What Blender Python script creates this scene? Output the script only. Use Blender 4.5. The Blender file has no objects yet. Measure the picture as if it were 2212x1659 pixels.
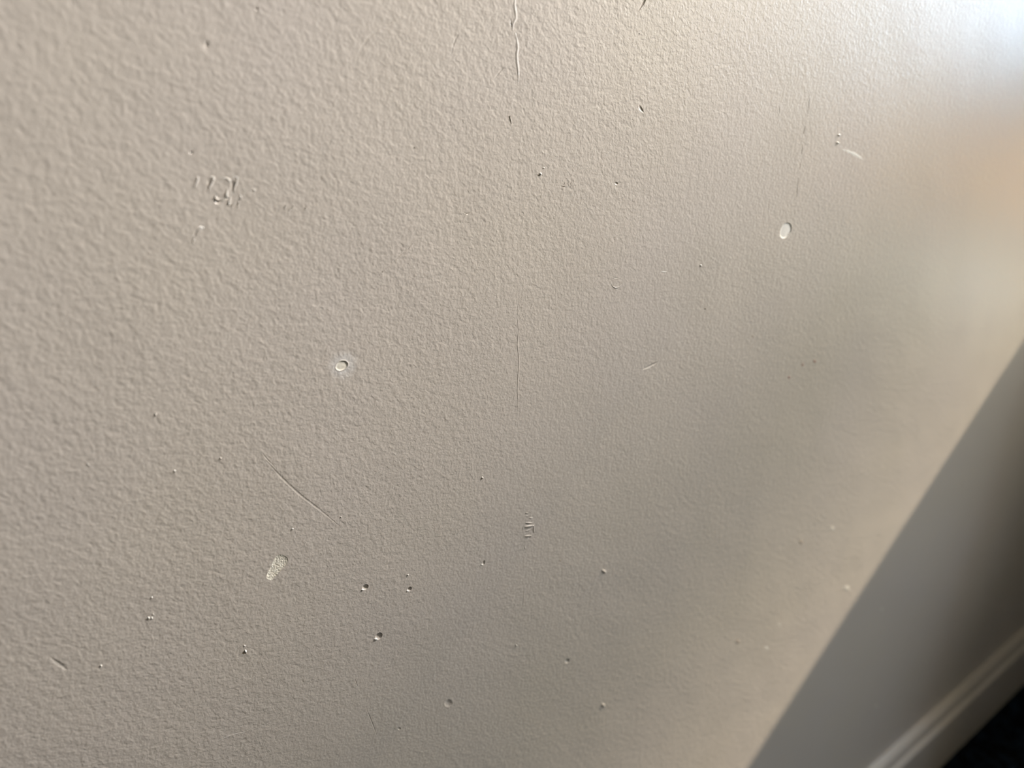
import bpy, bmesh, math, random
from mathutils import Vector, Matrix
from mathutils.geometry import delaunay_2d_cdt

random.seed(7)
C = bpy.context.scene.collection
sc = bpy.context.scene

# ------------------------------------------------------------------ camera
# wall_back is the plane y = 0, the room lies at y < 0, x runs to the right, z up (metres)
FPX, CX, CY = 1597.0, 1106.0, 829.5
CAM_D, CAM_H = 0.25, 0.876
ax = Vector((3632 - CX, 67 - CY, FPX)).normalized()            # world +x in (right, down, forward)
dn = Vector((1150 - CX, 4310 - CY, FPX)); dn = (dn - ax * dn.dot(ax)).normalized()   # world -z
ay = dn.cross(ax)                                              # world +y
if ay.z < 0: ay = -ay
up = -dn
# camera axes in the world
right = Vector((ax.x, ay.x, up.x)); down = Vector((ax.y, ay.y, up.y)); fwd = Vector((ax.z, ay.z, up.z))
cam_loc = Vector((0, -CAM_D, CAM_H))
cd = bpy.data.cameras.new('camera'); cam = bpy.data.objects.new('camera', cd); C.objects.link(cam)
R3 = Matrix((right, -down, -fwd)).transposed()
cam.matrix_world = Matrix.Translation(cam_loc) @ R3.to_4x4()
cd.sensor_width = 36; cd.lens = 36 * FPX / 2212
cd.clip_start = 0.01
sc.camera = cam
def wpt(px, py, out=0.0):
    """the point of the wall seen at pixel px, py, 'out' metres in front of the wall"""
    d = right * (px - CX) + down * (py - CY) + fwd * FPX
    t = (CAM_D - out) / d.y
    return cam_loc + d * t
cd.dof.use_dof = True
cd.dof.focus_distance = (wpt(1150, 620) - cam_loc).dot(fwd)
cd.dof.aperture_fstop = 6.3

# ------------------------------------------------------------------ world, lights, exposure
sc.view_settings.view_transform = 'Standard'; sc.view_settings.look = 'None'
sc.view_settings.exposure = 0.0; sc.view_settings.gamma = 1.0
sc.view_settings.use_curve_mapping = False
w = bpy.data.worlds.new('world'); sc.world = w; w.use_nodes = True
bg = w.node_tree.nodes['Background']; bg.inputs[0].default_value = (0.62, 0.76, 1.0, 1); bg.inputs[1].default_value = 0.02

XR = 1.80        # right wall
def area(name, loc, direction, sx, sy, energy, col, spread=180):
    l = bpy.data.lights.new(name, 'AREA'); l.shape = 'RECTANGLE'; l.size = sx; l.size_y = sy
    l.energy = energy; l.color = col; l.spread = math.radians(spread)
    o = bpy.data.objects.new(name, l); C.objects.link(o); o.location = loc
    o.rotation_euler = Vector(direction).to_track_quat('-Z', 'Y').to_euler()
    return o
#LIGHTS_BEGIN
def spot(name, loc, tgt, energy, col, cone, blend=1.0, radius=0.05):
    l = bpy.data.lights.new(name, 'SPOT'); l.energy = energy; l.color = col
    l.spot_size = math.radians(cone); l.spot_blend = blend; l.shadow_soft_size = radius
    o = bpy.data.objects.new(name, l); C.objects.link(o); o.location = loc
    o.rotation_euler = (Vector(tgt) - Vector(loc)).to_track_quat('-Z', 'Y').to_euler()
l = bpy.data.lights.new('sun', 'SUN'); l.energy = 21.6; l.angle = math.radians(1.3); l.color = (1.0, 0.859, 0.657)
o = bpy.data.objects.new('sun', l); C.objects.link(o); o.location = (5, -1, 5)
o.rotation_euler = Vector((-1, 0.13, -0.991)).to_track_quat('-Z', 'Y').to_euler()
# window daylight, then two added low lights for the warm and white reflections
area('pane_light', (1.84, -0.30, 1.05), (-1, 0, 0), 0.30, 0.40, 22.7, (0.55, 0.765, 1.0))
area('pane_light', (1.84, -0.35, 1.99), (-1, 0, 0), 0.40, 0.48, 12.9, (1.0, 0.865, 0.61))
area('added_low_light', (1.84, -0.40, 0.62), (-1, 0, 0), 0.20, 0.16, 0.90, (1.0, 0.48, 0.14))
area('added_low_light', (1.84, -0.40, 0.38), (-1, 0, 0), 0.24, 0.16, 0.90, (0.92, 1.0, 0.88))
# added warm lamp and three added spots that brighten parts of the wall
area('added_warm_light', (0.9, -0.60, 0.98), (-1, 0.9, -0.1), 0.12, 0.12, 1.20, (1.0, 0.92, 0.63))
spot('added_spot', (1.5, -0.4, 1.8), (0.45, 0, 1.22), 280, (1.0, 0.91, 0.835), 36)
spot('added_spot', (1.5, -0.4, 1.8), (0.35, 0, 1.3), 102, (0.84, 0.90, 1.0), 40)
spot('added_spot', (1.2, -1.0, 1.9), (0.45, 0, 0.40), 34, (0.80, 0.89, 1.0), 30)
SUN_BLOCK = (20, 0.08)
#LIGHTS_END

# ------------------------------------------------------------------ materials
def new_mat(name, col, rough=0.5, spec=0.5):
    m = bpy.data.materials.new(name); m.use_nodes = True
    b = m.node_tree.nodes['Principled BSDF']
    b.inputs['Base Color'].default_value = (*col, 1); b.inputs['Roughness'].default_value = rough
    b.inputs['Specular IOR Level'].default_value = spec
    return m, m.node_tree, b
def add_noise(nt, scale, detail, rough=0.5, vec=None, dist=0.0):
    n = nt.nodes.new('ShaderNodeTexNoise'); n.inputs['Scale'].default_value = scale
    n.inputs['Detail'].default_value = detail; n.inputs['Roughness'].default_value = rough
    n.inputs['Distortion'].default_value = dist
    if vec is not None: nt.links.new(vec, n.inputs['Vector'])
    return n
def math_node(nt, op, a, b):
    n = nt.nodes.new('ShaderNodeMath'); n.operation = op
    for i, v in enumerate((a, b)):
        if isinstance(v, (int, float)): n.inputs[i].default_value = v
        else: nt.links.new(v, n.inputs[i])
    return n.outputs[0]
PAINT = (0.60, 0.545, 0.475)
def make_paint(name, col, rough, peel, spec=0.5):
    m, nt, b = new_mat(name, col, rough, spec)
    tc = nt.nodes.new('ShaderNodeTexCoord').outputs['Object']
    n1 = add_noise(nt, 820, 2.0, 0.5, tc, 0.5)       # roller stipple
    n2 = add_noise(nt, 330, 1.0, 0.5, tc, 0.3)            # broader orange peel
    n3 = add_noise(nt, 22, 1.0, 0.5, tc)             # uneven plaster
    h = math_node(nt, 'ADD', n1.outputs['Fac'], math_node(nt, 'MULTIPLY', n2.outputs['Fac'], 1.2))
    h = math_node(nt, 'ADD', h, math_node(nt, 'MULTIPLY', n3.outputs['Fac'], 3.0))
    bp = nt.nodes.new('ShaderNodeBump'); bp.inputs['Strength'].default_value = 1.0
    bp.inputs['Distance'].default_value = peel
    nt.links.new(h, bp.inputs['Height']); nt.links.new(bp.outputs['Normal'], b.inputs['Normal'])
    # faint unevenness of the paint film
    n4 = add_noise(nt, 9, 2.0, 0.5, tc)
    mx = nt.nodes.new('ShaderNodeMix'); mx.data_type = 'RGBA'
    mx.inputs['A'].default_value = (col[0] * 1.015, col[1], col[2] * 0.97, 1)
    mx.inputs['B'].default_value = (col[0] * 0.995, col[1] * 0.985, col[2] * 1.05, 1)
    nt.links.new(n4.outputs['Fac'], mx.inputs['Factor']); nt.links.new(mx.outputs['Result'], b.inputs['Base Color'])
    return m
M_WALL = make_paint('wall_paint', PAINT, 0.37, 0.00013)
M_LIP = make_paint('lifted_paint', (0.70, 0.65, 0.58), 0.35, 0.00002)
M_TRIM = make_paint('trim_paint', (0.55, 0.50, 0.435), 0.55, 0.00001)
# chalky, worn paint round the round chip
nt_ = M_WALL.node_tree; b_ = nt_.nodes['Principled BSDF']
tc_ = nt_.nodes.new('ShaderNodeTexCoord').outputs['Object']
vd = nt_.nodes.new('ShaderNodeVectorMath'); vd.operation = 'DISTANCE'; nt_.links.new(tc_, vd.inputs[0]); vd.inputs[1].default_value = wpt(741, 789)
wn = add_noise(nt_, 700, 2, 0.6, tc_)
dd = math_node(nt_, 'ADD', vd.outputs['Value'], math_node(nt_, 'MULTIPLY', math_node(nt_, 'SUBTRACT', wn.outputs['Fac'], 0.5), 0.004))
mr = nt_.nodes.new('ShaderNodeMapRange'); mr.interpolation_type = 'SMOOTHSTEP'
mr.inputs['From Min'].default_value = 0.0015; mr.inputs['From Max'].default_value = 0.0070
mr.inputs['To Min'].default_value = 0.9; mr.inputs['To Max'].default_value = 0.0
nt_.links.new(dd, mr.inputs['Value'])
mx_ = nt_.nodes.new('ShaderNodeMix'); mx_.data_type = 'RGBA'; mx_.inputs['B'].default_value = (0.74, 0.71, 0.68, 1)
old = b_.inputs['Base Color'].links[0].from_socket
nt_.links.new(mr.outputs[0], mx_.inputs['Factor']); nt_.links.new(old, mx_.inputs['A']); nt_.links.new(mx_.outputs['Result'], b_.inputs['Base Color'])
def make_plaster(name, col, rough, sc_, dist):
    m, nt, b = new_mat(name, col, rough, 0.3)
    tc = nt.nodes.new('ShaderNodeTexCoord').outputs['Object']
    n = add_noise(nt, sc_, 3, 0.6, tc)
    bp = nt.nodes.new('ShaderNodeBump'); bp.inputs['Distance'].default_value = dist
    nt.links.new(n.outputs['Fac'], bp.inputs['Height']); nt.links.new(bp.outputs['Normal'], b.inputs['Normal'])
    return m
M_PLASTER = make_plaster('bare_filler', (0.84, 0.79, 0.68), 0.8, 900, 0.0001)
M_GRANULAR = make_plaster('granular_plaster', (0.86, 0.80, 0.68), 0.85, 1500, 0.0006)
M_CHALK = make_plaster('white_chalk', (0.90, 0.86, 0.80), 0.8, 500, 0.0001)
M_PALE = make_plaster('pale_grain', (0.72, 0.67, 0.60), 0.6, 500, 0.00002)
M_SMUDGE, _, _ = new_mat('dark_smudge', (0.16, 0.13, 0.10), 0.7)
M_RUST, _, _ = new_mat('reddish_stain', (0.40, 0.27, 0.22), 0.6)
M_STAIN, _, _ = new_mat('brown_stain', (0.50, 0.42, 0.35), 0.5)

# ------------------------------------------------------------------ helpers
def link(name, me, mat, parent=None, smooth=True, label=None, kind=None):
    if smooth:
        me.polygons.foreach_set('use_smooth', [True] * len(me.polygons))
    me.materials.append(mat)
    o = bpy.data.objects.new(name, me); C.objects.link(o)
    if parent: o.parent = parent
    if label: o['label'] = label
    if kind: o['kind'] = kind
    return o
def mesh(name, vs, fs):
    me = bpy.data.meshes.new(name); me.from_pydata([tuple(v) for v in vs], [], fs); me.update(); return me
def box(name, x0, x1, y0, y1, z0, z1, mat, parent=None, bevel=0.0, **k):
    bm = bmesh.new(); bmesh.ops.create_cube(bm, size=1)
    for v in bm.verts:
        v.co = Vector((x0 if v.co.x < 0 else x1, y0 if v.co.y < 0 else y1, z0 if v.co.z < 0 else z1))
    if bevel: bmesh.ops.bevel(bm, geom=bm.edges[:], offset=bevel, segments=2, affect='EDGES')
    me = bpy.data.meshes.new(name); bm.to_mesh(me); bm.free()
    return link(name, me, mat, parent, smooth=False, **k)
HOLES = []       # outlines cut out of the wall, as lists of (x, z)
MARKS = []       # marks wait until the wall exists: (function, args)
def w2(px, py):
    p = wpt(px, py); return Vector((p.x, p.z))
def ccw(P):
    a = sum(P[i].x * P[(i + 1) % len(P)].y - P[(i + 1) % len(P)].x * P[i].y for i in range(len(P)))
    return P if a > 0 else P[::-1]
def resample(P, n):
    """closed smooth (Catmull-Rom) outline through P with n points"""
    out = []; m = len(P)
    for i in range(n):
        t = i * m / n; k = int(t); u = t - k
        a, b, c, d = P[(k - 1) % m], P[k % m], P[(k + 1) % m], P[(k + 2) % m]
        out.append(0.5 * ((2 * b) + (c - a) * u + (2 * a - 5 * b + 4 * c - d) * u * u + (3 * b - a - 3 * c + d) * u ** 3))
    return out
SOFT = [(1, 0), (0.92, 0.06), (0.8, 0.24), (0.62, 0.56), (0.42, 0.84), (0.2, 0.97), (0, 1)]
CRISP = [(1, 0), (0.97, 0.35), (0.9, 0.8), (0.78, 1.0), (0.5, 0.96), (0.25, 1.0), (0, 0.98)]
BOWL = [(1, 0), (0.93, 0.3), (0.78, 0.62), (0.58, 0.86), (0.35, 0.97), (0, 1)]
def pit(name, outline, depth, prof, mat, label=None, n=28, shift=(0, 0), wob=0.0, parent=None):
    """a hollow: its outline is cut out of the wall and filled with this recessed mesh"""
    P = ccw(resample([w2(*q) for q in outline], n))
    c = sum(P, Vector((0, 0))) / n
    sh = Vector(shift) * 0.001
    if depth > 0: HOLES.append(P)
    vs, fs = [], []
    for s, dd in prof[:-1]:
        for i, p in enumerate(P):
            q = c + (p - c) * s + sh * (1 - s)
            j = wob * depth * random.uniform(-1, 1) if s < 0.95 else 0
            vs.append((q.x, dd * depth + j, q.y))
    k = len(prof) - 1
    vs.append((c.x + sh.x, prof[-1][1] * depth, c.y + sh.y))
    for r in range(k - 1):
        for i in range(n):
            a, b = r * n + i, r * n + (i + 1) % n
            fs.append((a, b, b + n, a + n))
    for i in range(n):
        fs.append(((k - 1) * n + i, (k - 1) * n + (i + 1) % n, k * n))
    MARKS.append((name, mesh(name, vs, fs), mat, label))
def ell(cx, cy, a, b, ang, n=10, wob=0.0):
    ang = math.radians(ang)
    return [(cx + math.cos(t) * a * (1 + random.uniform(-wob, wob)) * math.cos(ang) - math.sin(t) * b * (1 + random.uniform(-wob, wob)) * math.sin(ang),
             cy + math.cos(t) * a * math.sin(ang) + math.sin(t) * b * math.cos(ang)) for t in [2 * math.pi * i / n for i in range(n)]]
def dense(P, step):
    out = [P[0]]
    for i in range(len(P) - 1):
        a, b, c, d = P[max(i - 1, 0)], P[i], P[i + 1], P[min(i + 2, len(P) - 1)]
        m = max(1, int((c - b).length / step))
        for j in range(1, m + 1):
            u = j / m
            out.append(0.5 * ((2 * b) + (c - a) * u + (2 * a - 5 * b + 4 * c - d) * u * u + (3 * b - a - 3 * c + d) * u ** 3))
    return out
def strip(name, line, width_mm, height_mm, mat, label=None, jitter=0.0, taper=0.25, fall=0.0):
    """a ridge (height > 0, lies on the wall) or a groove (height < 0, cut into it) along a line of pixels"""
    P = dense([w2(*q) for q in line], 0.0012)
    n = len(P); h = width_mm * 0.0005; H = height_mm * 0.001
    prof = [(-1, 0), (-0.6, 0.45), (-0.2, 0.95), (0.2, 0.95), (0.6, 0.45), (1, 0)]
    if fall: prof = [(-1, 0), (-0.3, 0.3), (0.35, 0.75), (0.62, 1.0), (0.85, 0.6), (1, 0)]
    vs, fs, L, Rr = [], [], [], []
    for i, p in enumerate(P):
        t = (P[min(i + 1, n - 1)] - P[max(i - 1, 0)]).normalized(); nn = Vector((-t.y, t.x))
        e = min(1, taper + (1 - taper) * min(i, n - 1 - i) / max(1, n * 0.3))
        wv = h * e * (1 + jitter * random.uniform(-1, 1)); hv = H * e * (1 + jitter * random.uniform(-1, 1))
        for u, q in prof:
            pp = p + nn * (u * wv)
            vs.append((pp.x, (-hv * q) + (0.00003 if (H > 0 and abs(u) == 1) else 0), pp.y))
        L.append(p - nn * wv); Rr.append(p + nn * wv)
    m = len(prof)
    for i in range(n - 1):
        for j in range(m - 1):
            a = i * m + j; fs.append((a, a + 1, a + m + 1, a + m))
    if H < 0: HOLES.append(ccw(L + Rr[::-1]))
    MARKS.append((name, mesh(name, vs, fs), mat, label))
def nib(name, px, py, r, mat, h=0.5, label=None, ry=None, ang=0):
    """a small raised grain or a thin spot on the paint, r in pixels"""
    P = ccw(resample([w2(*q) for q in ell(px, py, r, ry or r, ang, 7, 0.18)], 12)); n = 12
    c = sum(P, Vector((0, 0))) / n; rad = sum((p - c).length for p in P) / n
    vs, fs = [], []
    pr = [(1, -0.02), (0.8, 0.45), (0.45, 0.85)]
    for s, q in pr:
        for p in P: z = c + (p - c) * s; vs.append((z.x, -q * h * rad, z.y))
    vs.append((c.x, -h * rad, c.y))
    for r_ in range(2):
        for i in range(n):
            a, b = r_ * n + i, r_ * n + (i + 1) % n; fs.append((a, b, b + n, a + n))
    for i in range(n): fs.append((2 * n + i, 2 * n + (i + 1) % n, 3 * n))
    MARKS.append((name, mesh(name, vs, fs), mat, label))

#MARKS_BEGIN
# --- bare chips: paint knocked off down to the filler (outlines in photo pixels, laid on the wall plane)
pit('paint_chip', [(726.8, 790), (730, 784.6), (735.5, 780.8), (743, 779.7), (749, 782), (750.4, 786.8), (748.5, 792), (742, 797.6), (734.4, 800.3), (727.9, 798), (725.4, 794.4)],
    0.00013, [(1, 0), (0.97, 0.6), (0.93, 0.97), (0.75, 1.0), (0.4, 0.85), (0.2, 0.8), (0, 0.8)], M_PLASTER, 'round cream chip with a lifted pale paint rim', n=40, shift=(0, 0))
pit('paint_chip', [(593, 1207), (598.7, 1200), (608, 1198), (617.7, 1202), (622.4, 1209), (620.6, 1216), (614, 1224), (606, 1233.5), (595, 1245), (587.5, 1252.5), (582, 1252), (575.6, 1247.5), (580.7, 1231.6), (586.4, 1222)],
    0.00020, [(1, 0), (0.95, 0.35), (0.86, 0.7), (0.72, 0.95), (0.55, 1.0), (0.4, 0.95), (0.25, 1.0), (0.12, 0.95), (0, 1)], M_GRANULAR, 'teardrop shaped chip showing granular plaster', n=56, wob=0.10)
pit('paint_chip', [(1700, 480.8), (1706, 482), (1710.3, 489.4), (1709, 498.9), (1703.7, 507.3), (1697.7, 513.3), (1691.6, 515), (1686, 511), (1685, 502.5), (1688, 491.6), (1694, 483.2)],
    0.0003, [(1, 0), (0.97, 0.5), (0.94, 0.95), (0.8, 1.0), (0.5, 0.8), (0.25, 0.72), (0, 0.7)], M_CHALK, 'smooth oval white chip, deeper at its upper right', n=36, shift=(0, 0))
strip('lifted_rim', [(724.3, 795), (725, 788), (730, 782), (738, 778.3), (747, 778.8), (752.3, 784), (752, 791), (747, 796.5), (741, 800), (734, 802), (727.5, 800), (724.3, 795)],
      0.7, 0.09, M_LIP, 'thin pale rim of lifted paint around the round chip', taper=0.5)
# nail holes and small knocks with a white lower lip
for cx, cy, a, b_, g, d in ((789.2, 1268.3, 7.8, 5.6, -38, 0.00045), (884.8, 1272.3, 6.0, 4.2, -45, 0.0004), (818.5, 1374.0, 9.2, 6.4, -45, 0.0005),
                            (1044.9, 1215.5, 5.6, 2.8, -70, 0.0003)):
    pit('nail_hole', ell(cx, cy, a, b_, g, 10, 0.08), d, BOWL, M_WALL, 'small round hole in the paint', n=20, shift=(0.15, 0.15))
    rr = a * 0.42
    nib('plaster_flake', cx - a * 0.74, cy + a * 0.72, rr, M_CHALK, 0.45, 'tiny white flake on the lower lip of a hole', ry=rr * 0.55, ang=-8)
pit('nail_hole', ell(527, 1411, 4.8, 3.0, -20), 0.0005, BOWL, M_WALL, n=16)
nib('plaster_flake', 530.5, 1406.5, 3.6, M_CHALK, 0.6, 'tiny white flake beside a small hole', ry=2.2, ang=60)
nib('plaster_flake', 528.5, 1395, 1.8, M_CHALK, 0.5)
nib('plaster_flake', 321.5, 1334.5, 3.0, M_CHALK, 0.7, 'tiny white flakes on the paint', ry=1.8, ang=40)
nib('plaster_flake', 328.5, 1335, 2.4, M_CHALK, 0.7, ry=1.6, ang=70)
nib('plaster_flake', 331, 1327, 1.8, M_LIP, 0.6)
nib('plaster_flake', 632, 1142, 1.9, M_CHALK, 0.7)
nib('plaster_flake', 327.7, 1291, 1.8, M_LIP, 0.7)
nib('plaster_flake', 336, 895.5, 3.8, M_LIP, 0.55, ry=1.6, ang=80)
nib('plaster_flake', 476.5, 990, 2.4, M_LIP, 0.6)
nib('plaster_flake', 377.5, 1017.5, 2.4, M_LIP, 0.6)
strip('raised_grain', [(184, 1001), (191, 1003), (195, 1011)], 0.5, 0.12, M_WALL)
# dents with the paint unbroken
pit('dent', [(1379, 229), (1382.5, 227.5), (1387, 233), (1391, 241.5), (1390, 245), (1385.5, 242.5), (1380, 236)], 0.0002, SOFT, M_WALL, 'slanting oval dent under unbroken paint', n=22)
pit('dent', ell(968.5, 1519, 12, 10.5, -40), 0.00028, [(1, 0), (0.9, -0.12), (0.76, -0.05), (0.6, 0.4), (0.4, 0.8), (0.2, 0.97), (0, 1)], M_WALL, 'shallow round dent with a raised rim', n=26)
pit('dent', ell(446, 95.5, 5, 10, 10), 0.00022, SOFT, M_WALL, n=20)
pit('dent', ell(1304.5, 1234, 6.5, 4.0, 35), -0.0004, SOFT, M_WALL, n=16)
pit('dent', ell(1225.5, 1428, 6, 4.5, -45), 0.0005, SOFT, M_WALL, n=16)
pit('dent', ell(1302.8, 1523, 5, 4.5, 50), -0.0004, SOFT, M_WALL, n=16)
pit('dent', ell(555, 19.5, 4.2, 3.8, 0), 0.0002, BOWL, M_WALL, n=16)
pit('dent', ell(413.5, 329.5, 5.2, 3.6, 0), 0.0002, BOWL, M_WALL, n=16)
pit('dent', ell(862.2, 1574, 3.4, 3.0, 0), 0.0002, BOWL, M_WALL, n=14)
pit('dent', ell(1331.5, 396, 3.6, 3.2, 0), 0.0002, BOWL, M_WALL, n=14)
pit('dent', ell(1143, 1160, 3, 3, 0), 0.0002, BOWL, M_WALL, n=14)
# ring pressed into the paint
strip('ring_mark', [(1320.5, 612), (1323, 618), (1329, 621.8), (1336, 620.5), (1342, 614), (1345, 607)], 0.75, 0.16, M_LIP, 'crescent pressed into the paint')
strip('scratch', [(1319.5, 610), (1322.5, 603.5), (1329, 600.5), (1337, 601.5)], 0.6, -0.10, M_WALL)
strip('scuff', [(1428, 586.2), (1434, 587.6), (1441, 586.6)], 0.75, 0.10, M_CHALK, 'short pale scuff')
nib('plaster_flake', 1513.5, 573.5, 2.4, M_LIP, 0.5)
# scuff arc and chip near the upper right
nib('plaster_flake', 1809.5, 308.2, 3.6, M_CHALK, 0.55, 'bright white speck above a pale arc', ry=2.3)
nib('plaster_flake', 1812.5, 291.3, 4.0, M_LIP, 0.35, ry=2.2)
strip('scuff', [(1818, 323.5), (1830, 326), (1842, 331), (1853, 337), (1862, 342.5), (1867, 346.5)], 2.0, 0.05, M_CHALK, 'pale curved scuff', jitter=0.4, taper=0.05)
# flaked patch on the left and the three tick-shaped ridges beside it
strip('paint_ridge', [(423.5, 384), (427, 382), (427.2, 387), (424.5, 395), (421, 402), (418.5, 408)], 0.8, 0.16, M_LIP, 'lifted tick of paint left of the flaked patch')
strip('paint_ridge', [(451.5, 386), (455, 382), (460, 382.5), (461.6, 387), (459, 394), (454, 401), (451, 409), (450, 417)], 0.9, 0.18, M_LIP, 'lifted wavy tick of paint')
strip('scratch', [(450, 385), (452, 391), (450, 399), (447, 408)], 1.1, -0.15, M_WALL)
strip('paint_ridge', [(440.5, 491.5), (434, 491), (428, 494.5)], 1.3, 0.16, M_CHALK, 'bent tick, its tip bare white')
strip('scratch', [(427.5, 496.5), (423, 500.5), (420.5, 509), (419, 515)], 0.9, -0.2, M_WALL)
strip('paint_ridge', [(421, 507), (419.5, 516), (417, 524), (415.3, 530)], 0.7, 0.13, M_LIP)
for ln, wd, ht in (([(478, 386), (488, 384.5), (495, 389), (498, 393)], 0.9, 0.35), ([(502, 381), (513, 382.5), (511, 394), (506.5, 405), (505, 412)], 0.9, 0.30),
                   ([(492, 407), (489.5, 417), (489, 424), (494, 426.5)], 1.1, 0.45), ([(467, 421), (464.5, 427), (469, 431.5), (476, 430)], 1.2, 0.5),
                   ([(499.5, 419), (496, 430), (494, 441), (499, 442)], 0.8, 0.45), ([(509, 433), (505, 441), (501.5, 446.5)], 0.5, 0.4),
                   ([(516, 432), (515, 441), (513.8, 449)], 0.5, 0.3), ([(516, 421), (521, 424), (518.5, 429), (515, 426)], 1.0, 0.3),
                   ([(545, 409), (550, 410), (549, 416)], 0.9, 0.35), ([(525, 404), (531, 414)], 0.8, 0.3), ([(436, 398), (441, 405)], 0.5, 0.2)):
    strip('paint_flake', ln, wd, ht * 0.5, M_LIP, 'curled flake of paint in the rough patch' if wd > 0.85 else None, jitter=0.25)
for ln, wd, ht in (([(460, 432), (468, 436.5), (475, 437), (482, 432)], 1.2, -0.6), ([(485, 423), (489, 428), (496, 431)], 1.0, -0.55),
                   ([(478, 389.5), (487, 392.5)], 0.9, -0.4), ([(499, 386), (503, 396), (501, 408), (503, 418)], 1.4, -0.35), ([(493, 444.5), (498, 446)], 0.7, -0.4),
                   ([(514, 425), (517, 430)], 1.0, -0.4), ([(538, 411), (545, 413.5)], 0.8, -0.35)):
    strip('gouge', ln, wd, ht * 0.6, M_WALL, 'gouge in the rough patch' if wd > 1.1 else None, jitter=0.2)
# tiny nicks right of it
for x, y in ((616, 446), (633, 446), (661, 448), (625, 454)):
    strip('nick', [(x + 3, y - 5), (x, y + 1), (x - 2.5, y + 5)], 0.5, 0.22 if x != 625 else 0.15, M_LIP)
# seam of the plasterboard joint, a vertical thread of proud paint
strip('paint_seam', [(1113, -4), (1111.5, 12), (1114, 28), (1114.5, 40), (1109, 50), (1107, 66)], 1.5, 0.12, M_LIP, 'wavering raised seam of paint, top section', taper=0.5)
strip('paint_seam', [(1112, 69), (1116.5, 86), (1118.5, 104), (1116.5, 116), (1117, 132), (1119, 148), (1120, 165), (1119.5, 186)], 1.5, 0.13, M_LIP, 'wavering raised seam of paint below it')
strip('scratch', [(1103, 40), (1104, 52), (1106, 62)], 0.9, -0.18, M_WALL)
strip('paint_seam', [(1103, 262), (1101.5, 250), (1105, 268)], 0.5, 0.2, M_LIP)
strip('paint_seam', [(1100, 285), (1099.5, 298)], 0.5, 0.14, M_WALL)
strip('paint_seam', [(1121, 640), (1118, 680), (1120, 715), (1118, 745), (1121, 775), (1119.5, 812), (1118, 845), (1119.5, 866), (1117.5, 895), (1118, 925)], 0.7, 0.07, M_WALL, 'faint lower run of the seam')
strip('paint_seam', [(1133, 1262), (1132, 1280), (1130, 1318)], 0.9, 0.07, M_WALL)
# hairline cracks right of centre
strip('crack', [(1748, 205), (1747.5, 222), (1746, 240), (1744.5, 252)], 0.55, -0.113, M_WALL, 'hairline crack running down, broken into lengths', jitter=0.3)
strip('crack', [(1739.5, 272), (1737, 282), (1735.5, 290)], 0.8, -0.158, M_WALL, jitter=0.3)
strip('crack', [(1734.5, 312), (1733, 322), (1731.5, 332)], 0.7, -0.158, M_WALL, jitter=0.3)
strip('crack', [(1729, 352), (1727, 366)], 0.7, -0.158, M_WALL, jitter=0.3)
strip('crack', [(1724.5, 382), (1722, 405), (1719.5, 430)], 0.7, -0.135, M_WALL, jitter=0.3)
strip('crack', [(1717.5, 452), (1716, 464)], 0.7, -0.113, M_WALL)
strip('crack', [(1683.5, 228), (1683, 246)], 0.7, -0.099, M_WALL)
strip('crack', [(1660.5, 440), (1658.5, 462)], 0.7, -0.090, M_WALL)
strip('crack', [(1571, 378), (1573, 396)], 0.6, -0.068, M_WALL)
# scratches
strip('scratch', [(1396, -6), (1390, 6), (1385, 14), (1379.5, 24)], 1.5, -0.42, M_WALL, 'short deep scratch cut off by the top edge', taper=0.3)
strip('scratch', [(995, 68), (988, 77), (981, 92), (977, 106), (975, 118)], 0.8, -0.10, M_WALL, 'thin curved scratch')
strip('scratch', [(869, 35), (845, 48), (820, 62), (800, 78), (785, 98), (775, 118), (771, 130)], 1.3, -0.07, M_WALL, 'long shallow curved scratch')
strip('scratch', [(1089, 145), (1078, 157), (1068, 170)], 0.8, -0.13, M_WALL)
strip('scratch', [(718, 300), (714.5, 312)], 0.8, 0.25, M_WALL)
strip('scratch', [(559, 975), (573, 994), (590, 1012), (610, 1033), (632, 1054), (655, 1074), (685, 1097), (715, 1121), (740, 1143)], 1.1, -0.07, M_WALL, 'long straight scratch running down to the right', taper=0.1)
strip('scratch', [(563, 974), (578, 993), (598, 1013)], 0.4, -0.10, M_WALL)
strip('scratch', [(822, 590), (838, 575), (852, 563), (868, 548), (884, 535), (893, 522), (905, 516)], 0.45, -0.11, M_WALL, 'faint dark hairline scratch', jitter=0.3)
strip('scratch', [(111, 1421.5), (121, 1430), (132, 1437.5), (145, 1447)], 1.7, -0.12, M_WALL, 'short straight gouge near the lower left corner', taper=0.4)
nib('plaster_flake', 218, 1438, 2.6, M_LIP, 0.6)
strip('scratch', [(207.5, 1443), (214, 1440)], 0.9, -0.4, M_WALL)
strip('scratch', [(790, 1528), (800, 1552), (810, 1578), (815, 1592)], 0.5, -0.12, M_WALL, taper=0.1)
strip('scratch', [(766, 1465), (773, 1483)], 0.4, -0.10, M_WALL)
strip('scuff', [(470, 1600), (490, 1592), (508, 1586), (530, 1580), (548, 1572)], 0.8, 0.05, M_LIP, 'faint pale scuff low on the left', jitter=0.5)
strip('scratch', [(1389, 797.5), (1400, 793), (1411, 787), (1422, 781.5)], 1.6, -0.32, M_WALL, 'slanting gouge right of centre', taper=0.3)
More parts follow.
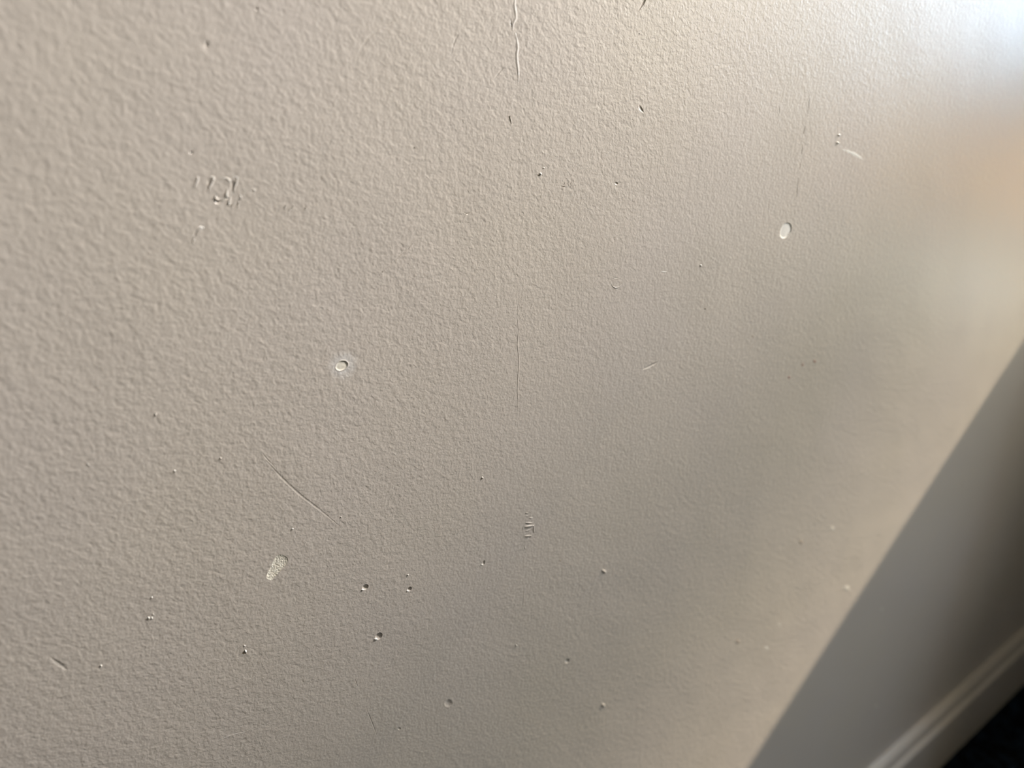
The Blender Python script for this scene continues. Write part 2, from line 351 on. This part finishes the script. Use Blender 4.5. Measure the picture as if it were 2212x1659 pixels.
# ladder of short ridges left by a trowel
for k, (x0, y0, x1, y1, h) in enumerate(((1134, 1107, 1141, 1108, .16), (1135, 1115, 1142, 1114, .10), (1142, 1119, 1152, 1118, .14), (1135, 1129, 1150, 1129, .24), (1133, 1137.5, 1154, 1134.5, .32),
                                         (1134, 1147.5, 1147, 1143, .20), (1134, 1158, 1148, 1156.5, .30))):
    strip('trowel_ridge', [(x0, y0), ((x0 + x1) / 2, (y0 + y1) / 2 + .5), (x1, y1)], 1.2, h * 1.2, M_WALL, 'one of a ladder of short horizontal ridges' if k == 0 else None, taper=0.4)
strip('trowel_ridge', [(1153.5, 1134), (1152.5, 1152)], 0.8, 0.18, M_WALL)
strip('trowel_ridge', [(1129.5, 1137), (1129.5, 1146)], 0.7, 0.12, M_WALL)
strip('trowel_ridge', [(1132, 1177), (1135, 1187)], 0.6, 0.12, M_WALL)
# rough specks
for x, y, r in ((1166, 375.5, 2.6), (1172.5, 362.5, 1.6)):
    nib('paint_nib', x + 2, y, r, M_CHALK if r > 2 else M_LIP, 0.6)
pit('dent', ell(1163.5, 379.5, 3.6, 2.2, 10), 0.0002, BOWL, M_WALL, n=14)
for x, y in ((1219, 398), (1227, 396.5), (1233, 397)):
    strip('paint_nib', [(x + 1, y - 4), (x, y + 1)], 0.5, 0.28, M_LIP)
for x0, y0, x1, y1 in ((1211, 401.5, 1223, 404.5), (1227, 398, 1230, 406), (1231, 402, 1234, 408)):
    strip('gouge', [(x0, y0), (x1, y1)], 0.5, -0.35, M_WALL)
strip('gouge', [(1003, 459), (1009, 462), (1015, 459.5)], 0.6, -0.3, M_WALL)
nib('paint_nib', 1042, 1032, 2.2, M_LIP, 0.6); nib('paint_nib', 736.5, 1117, 1.6, M_LIP, 0.5)
nib('paint_nib', 1115, 1394, 2.0, M_LIP, 0.5); nib('paint_nib', 881, 1242, 2.0, M_LIP, 0.5)
# pale nibs in the blurred lower right
for x, y, r, m_ in ((1797.5, 1141.5, 4.8, M_CHALK), (1829, 1271, 5.6, M_CHALK), (1655, 1400.5, 4.0, M_CHALK), (1893, 1525, 4.0, M_LIP), (1683, 1350, 3.0, M_LIP),
                    (1905, 1316, 3.5, M_LIP), (1243, 1118, 0.01, M_LIP)):
    if r > 1: nib('paint_nib', x, y, r, M_PALE, 0.03, 'pale grain in the paint of the lower right' if r > 4.5 else None)
# dark and reddish specks
for x, y, r in ((1704.5, 815, 3.2), (1734, 788, 3.0), (1760, 780.5, 3.4)):
    nib('stain_speck', x, y, r, M_RUST, 0.08, 'reddish brown speck, one of three')
nib('stain_speck', 895.5, 319.3, 2.3, M_SMUDGE, 0.1, 'black pinpoint speck')
nib('stain_speck', 826.5, 587, 2.4, M_SMUDGE, 0.1, ry=1.3, ang=-45)
nib('stain_speck', 820, 594, 1.6, M_SMUDGE, 0.1, ry=1.0, ang=-45)
nib('stain_speck', 771.5, 245, 1.4, M_SMUDGE, 0.1)
nib('stain_speck', 1381, 73, 1.6, M_SMUDGE, 0.1)
nib('stain_speck', 1523, 667, 1.8, M_SMUDGE, 0.1)
nib('stain_speck', 1730.5, 1171, 4.2, M_STAIN, 0.06)
nib('stain_speck', 1594, 1386, 5.0, M_STAIN, 0.04)
nib('stain_speck', 1210.5, 1211, 2.4, M_STAIN, 0.06)
nib('stain_speck', 1626, 726, 2.4, M_STAIN, 0.06)

#MARKS_END

# ------------------------------------------------------------------ the room
XL, YF, ZC = -2.2, -3.0, 2.45
def build_wall():
    outer = [Vector(p) for p in ((XL, 0), (XR, 0), (XR, ZC), (XL, ZC))]
    vs = list(outer); es = [(0, 1), (1, 2), (2, 3), (3, 0)]
    for H in HOLES:
        b = len(vs); vs += H; es += [(b + i, b + (i + 1) % len(H)) for i in range(len(H))]
    r = delaunay_2d_cdt(vs, es, [], 0, 1e-7, True)
    V, F = r[0], r[2]
    boxes = [(min(p.x for p in H), max(p.x for p in H), min(p.y for p in H), max(p.y for p in H), H) for H in HOLES]
    def inside(q, H):
        c = False; j = len(H) - 1
        for i in range(len(H)):
            a, b = H[i], H[j]
            if (a.y > q.y) != (b.y > q.y) and q.x < (b.x - a.x) * (q.y - a.y) / (b.y - a.y) + a.x: c = not c
            j = i
        return c
    fs = []
    for f in F:
        q = (V[f[0]] + V[f[1]] + V[f[2]]) / 3
        if any(bx[0] <= q.x <= bx[1] and bx[2] <= q.y <= bx[3] and inside(q, bx[4]) for bx in boxes): continue
        fs.append(tuple(f))
    vv = [(v.x, 0.0, v.y) for v in V]
    b = len(vv)
    vv += [(XL, 0.1, 0), (XR, 0.1, 0), (XR, 0.1, ZC), (XL, 0.1, ZC)]
    fs.append((b + 3, b + 2, b + 1, b))
    return link('wall_back', mesh('wall_back', vv, fs), M_WALL, None, smooth=False, kind='structure')
wall = build_wall()
for name, me, mat, label in MARKS:
    link(name, me, mat, wall, True, label)

M_ROOM = new_mat('room_paint', (0.30, 0.27, 0.23), 0.6)[0]
M_CEIL = new_mat('ceiling_paint', (0.5, 0.48, 0.45), 0.8)[0]
# right wall with the window, as one mesh: boxes around it and an added opening for the low lights
WY0, WY1, WZ0, WZ1 = -1.45, -0.10, 0.80, 2.35
def frame_mesh(name, rects, x0, x1):
    bm = bmesh.new()
    for y0, y1, z0, z1 in rects:
        r = bmesh.ops.create_cube(bm, size=1)
        for v in r['verts']:
            v.co = Vector((x0 if v.co.x < 0 else x1, y0 if v.co.y < 0 else y1, z0 if v.co.z < 0 else z1))
    me = bpy.data.meshes.new(name); bm.to_mesh(me); bm.free(); return me
wr = link('wall_right', frame_mesh('wall_right', [(YF, 0, 0, 0.24), (YF, -0.59, 0.24, 0.71), (-0.25, 0, 0.24, 0.71), (YF, 0, 0.71, WZ0), (YF, 0, WZ1, ZC), (YF, WY0, WZ0, WZ1), (WY1, 0, WZ0, WZ1)], XR, XR + 0.14), M_ROOM, smooth=False, kind='structure')
box('wall_left', XL - 0.1, XL, YF, 0, 0, ZC, M_ROOM, kind='structure')
box('wall_front', XL, XR, YF - 0.1, YF, 0, ZC, M_ROOM, kind='structure')
box('ceiling', XL, XR, YF, 0, ZC, ZC + 0.1, M_CEIL, kind='structure')
win = link('window_1', frame_mesh('window_1', [(WY0, WY1, WZ0, WZ0 + 0.03), (WY0, WY1, WZ1 - 0.03, WZ1), (WY0, WY0 + 0.03, WZ0, WZ1), (WY1 - 0.03, WY1, WZ0, WZ1)], XR + 0.05, XR + 0.10), M_TRIM, smooth=False, kind='structure')

box('sun_blocker', SUN_BLOCK[0] - 3, SUN_BLOCK[0], -4, 4, 0.991 * SUN_BLOCK[0] + SUN_BLOCK[1], 0.991 * SUN_BLOCK[0] + SUN_BLOCK[1] + 5, M_ROOM, kind='structure')  # unseen block added outdoors to bound the sun strip with a soft upper edge

# baseboard, an extruded profile (out, height)
PROF = [(0, 0), (0.0145, 0.0), (0.0145, 0.092), (0.0150, 0.0955), (0.0149, 0.099), (0.0138, 0.1015), (0.0118, 0.1030),
        (0.0100, 0.1050), (0.0092, 0.108), (0.0090, 0.112), (0.0084, 0.1155), (0.0068, 0.1180), (0.0040, 0.1200), (0.0012, 0.1212), (0, 0.1216)]
def profile_run(x0, x1):
    vs = [(x, -o, z) for x in (x0, x1) for o, z in PROF]; n = len(PROF)
    fs = [(i, i + 1, n + i + 1, n + i) for i in range(n - 1)] + [tuple(range(n))[::-1], tuple(range(n, 2 * n))]
    return mesh('baseboard_back', vs, fs)
bb = link('baseboard_back', profile_run(XL, XR), M_TRIM, None, True, kind='structure')
bb.data.set_sharp_from_angle(angle=math.radians(50))

# floor with a dark carpet
M_CARPET, nt, b = new_mat('carpet', (0.012, 0.018, 0.030), 0.95, 0.2)
tc = nt.nodes.new('ShaderNodeTexCoord').outputs['Object']
nz = add_noise(nt, 60, 3, 0.6, tc)
cr = nt.nodes.new('ShaderNodeValToRGB'); cr.color_ramp.elements[0].position = 0.42; cr.color_ramp.elements[1].position = 0.72
cr.color_ramp.elements[0].color = (0.0015, 0.0016, 0.002, 1); cr.color_ramp.elements[1].color = (0.018, 0.034, 0.06, 1)
nt.links.new(nz.outputs['Fac'], cr.inputs[0]); nt.links.new(cr.outputs[0], b.inputs['Base Color'])
floor = box('floor', XL, XR, YF, 0, -0.1, -0.004, M_CARPET, kind='structure')
def carpet():
    vs, fs = [], []
    sp = 0.0035; y = -0.0165
    while y > -0.60:
        x = 0.45
        while x < 1.149:
            cx, cy = x + random.uniform(-.001, .001), y + random.uniform(-.001, .001)
            hh = random.uniform(0.002, 0.0055); r = 0.0021; lx, ly = random.uniform(-.0012, .0012), random.uniform(-.0012, .0012)
            b = len(vs); a0 = random.uniform(0, 6.28)
            for k in range(4): vs.append((cx + r * math.cos(a0 + k * 1.571), cy + r * math.sin(a0 + k * 1.571), -0.0045))
            for k in range(4): vs.append((cx + lx + .75 * r * math.cos(a0 + k * 1.571), cy + ly + .75 * r * math.sin(a0 + k * 1.571), hh - 0.0035))
            vs.append((cx + lx, cy + ly, hh - 0.0022))
            for k in range(4):
                k2 = (k + 1) % 4
                fs.append((b + k, b + k2, b + 4 + k2, b + 4 + k)); fs.append((b + 4 + k, b + 4 + k2, b + 8))
            x += sp
        y -= sp
    return mesh('carpet_pile', vs, fs)
link('carpet_pile', carpet(), M_CARPET, floor, True, kind='stuff')

# unseen shadow caster added right of the frame, built as a low bookcase
M_WOOD, nt, b = new_mat('dark_wood', (0.09, 0.055, 0.035), 0.45)
tc = nt.nodes.new('ShaderNodeTexCoord').outputs['Object']
mp = nt.nodes.new('ShaderNodeMapping'); mp.inputs['Scale'].default_value = (12, 12, 1.2); nt.links.new(tc, mp.inputs['Vector'])
nz = add_noise(nt, 4, 4, 0.6, mp.outputs['Vector'])
cr = nt.nodes.new('ShaderNodeValToRGB'); cr.color_ramp.elements[0].color = (0.05, 0.03, 0.02, 1); cr.color_ramp.elements[1].color = (0.14, 0.085, 0.05, 1)
nt.links.new(nz.outputs['Fac'], cr.inputs[0]); nt.links.new(cr.outputs[0], b.inputs['Base Color'])
def shadow_bookcase(x0, x1, d, h):
    e = bpy.data.objects.new('shadow_bookcase', None); C.objects.link(e); e.location = ((x0 + x1) / 2, -d / 2 - 0.02, 0)
    e['label'] = 'low dark wooden bookcase with three shelves, added out of view to cast the diagonal shadow'; e['category'] = 'shadow_bookcase'
    def part(name, a0, a1, b0, b1, c0, c1):
        o = box(name, a0, a1, b0, b1, c0, c1, M_WOOD, None, 0.002)
        o.parent = e; o.matrix_parent_inverse = Matrix.Translation(-e.location)
    y0, y1 = -d - 0.016, -0.016
    part('side_panel', x0, x0 + 0.02, y0, y1, 0, h - 0.02); part('side_panel', x1 - 0.02, x1, y0, y1, 0, h - 0.02)
    part('top', x0, x1, y0, y1, h - 0.02, h)
    part('back_panel', x0 + 0.02, x1 - 0.02, y1 - 0.008, y1, 0.05, h - 0.02)
    for k in range(3): part('shelf', x0 + 0.02, x1 - 0.02, y0, y1 - 0.008, 0.06 + k * 0.37, 0.08 + k * 0.37)
BK = (1.15, 1.62, 0.14, 1.03)
shadow_bookcase(*BK)
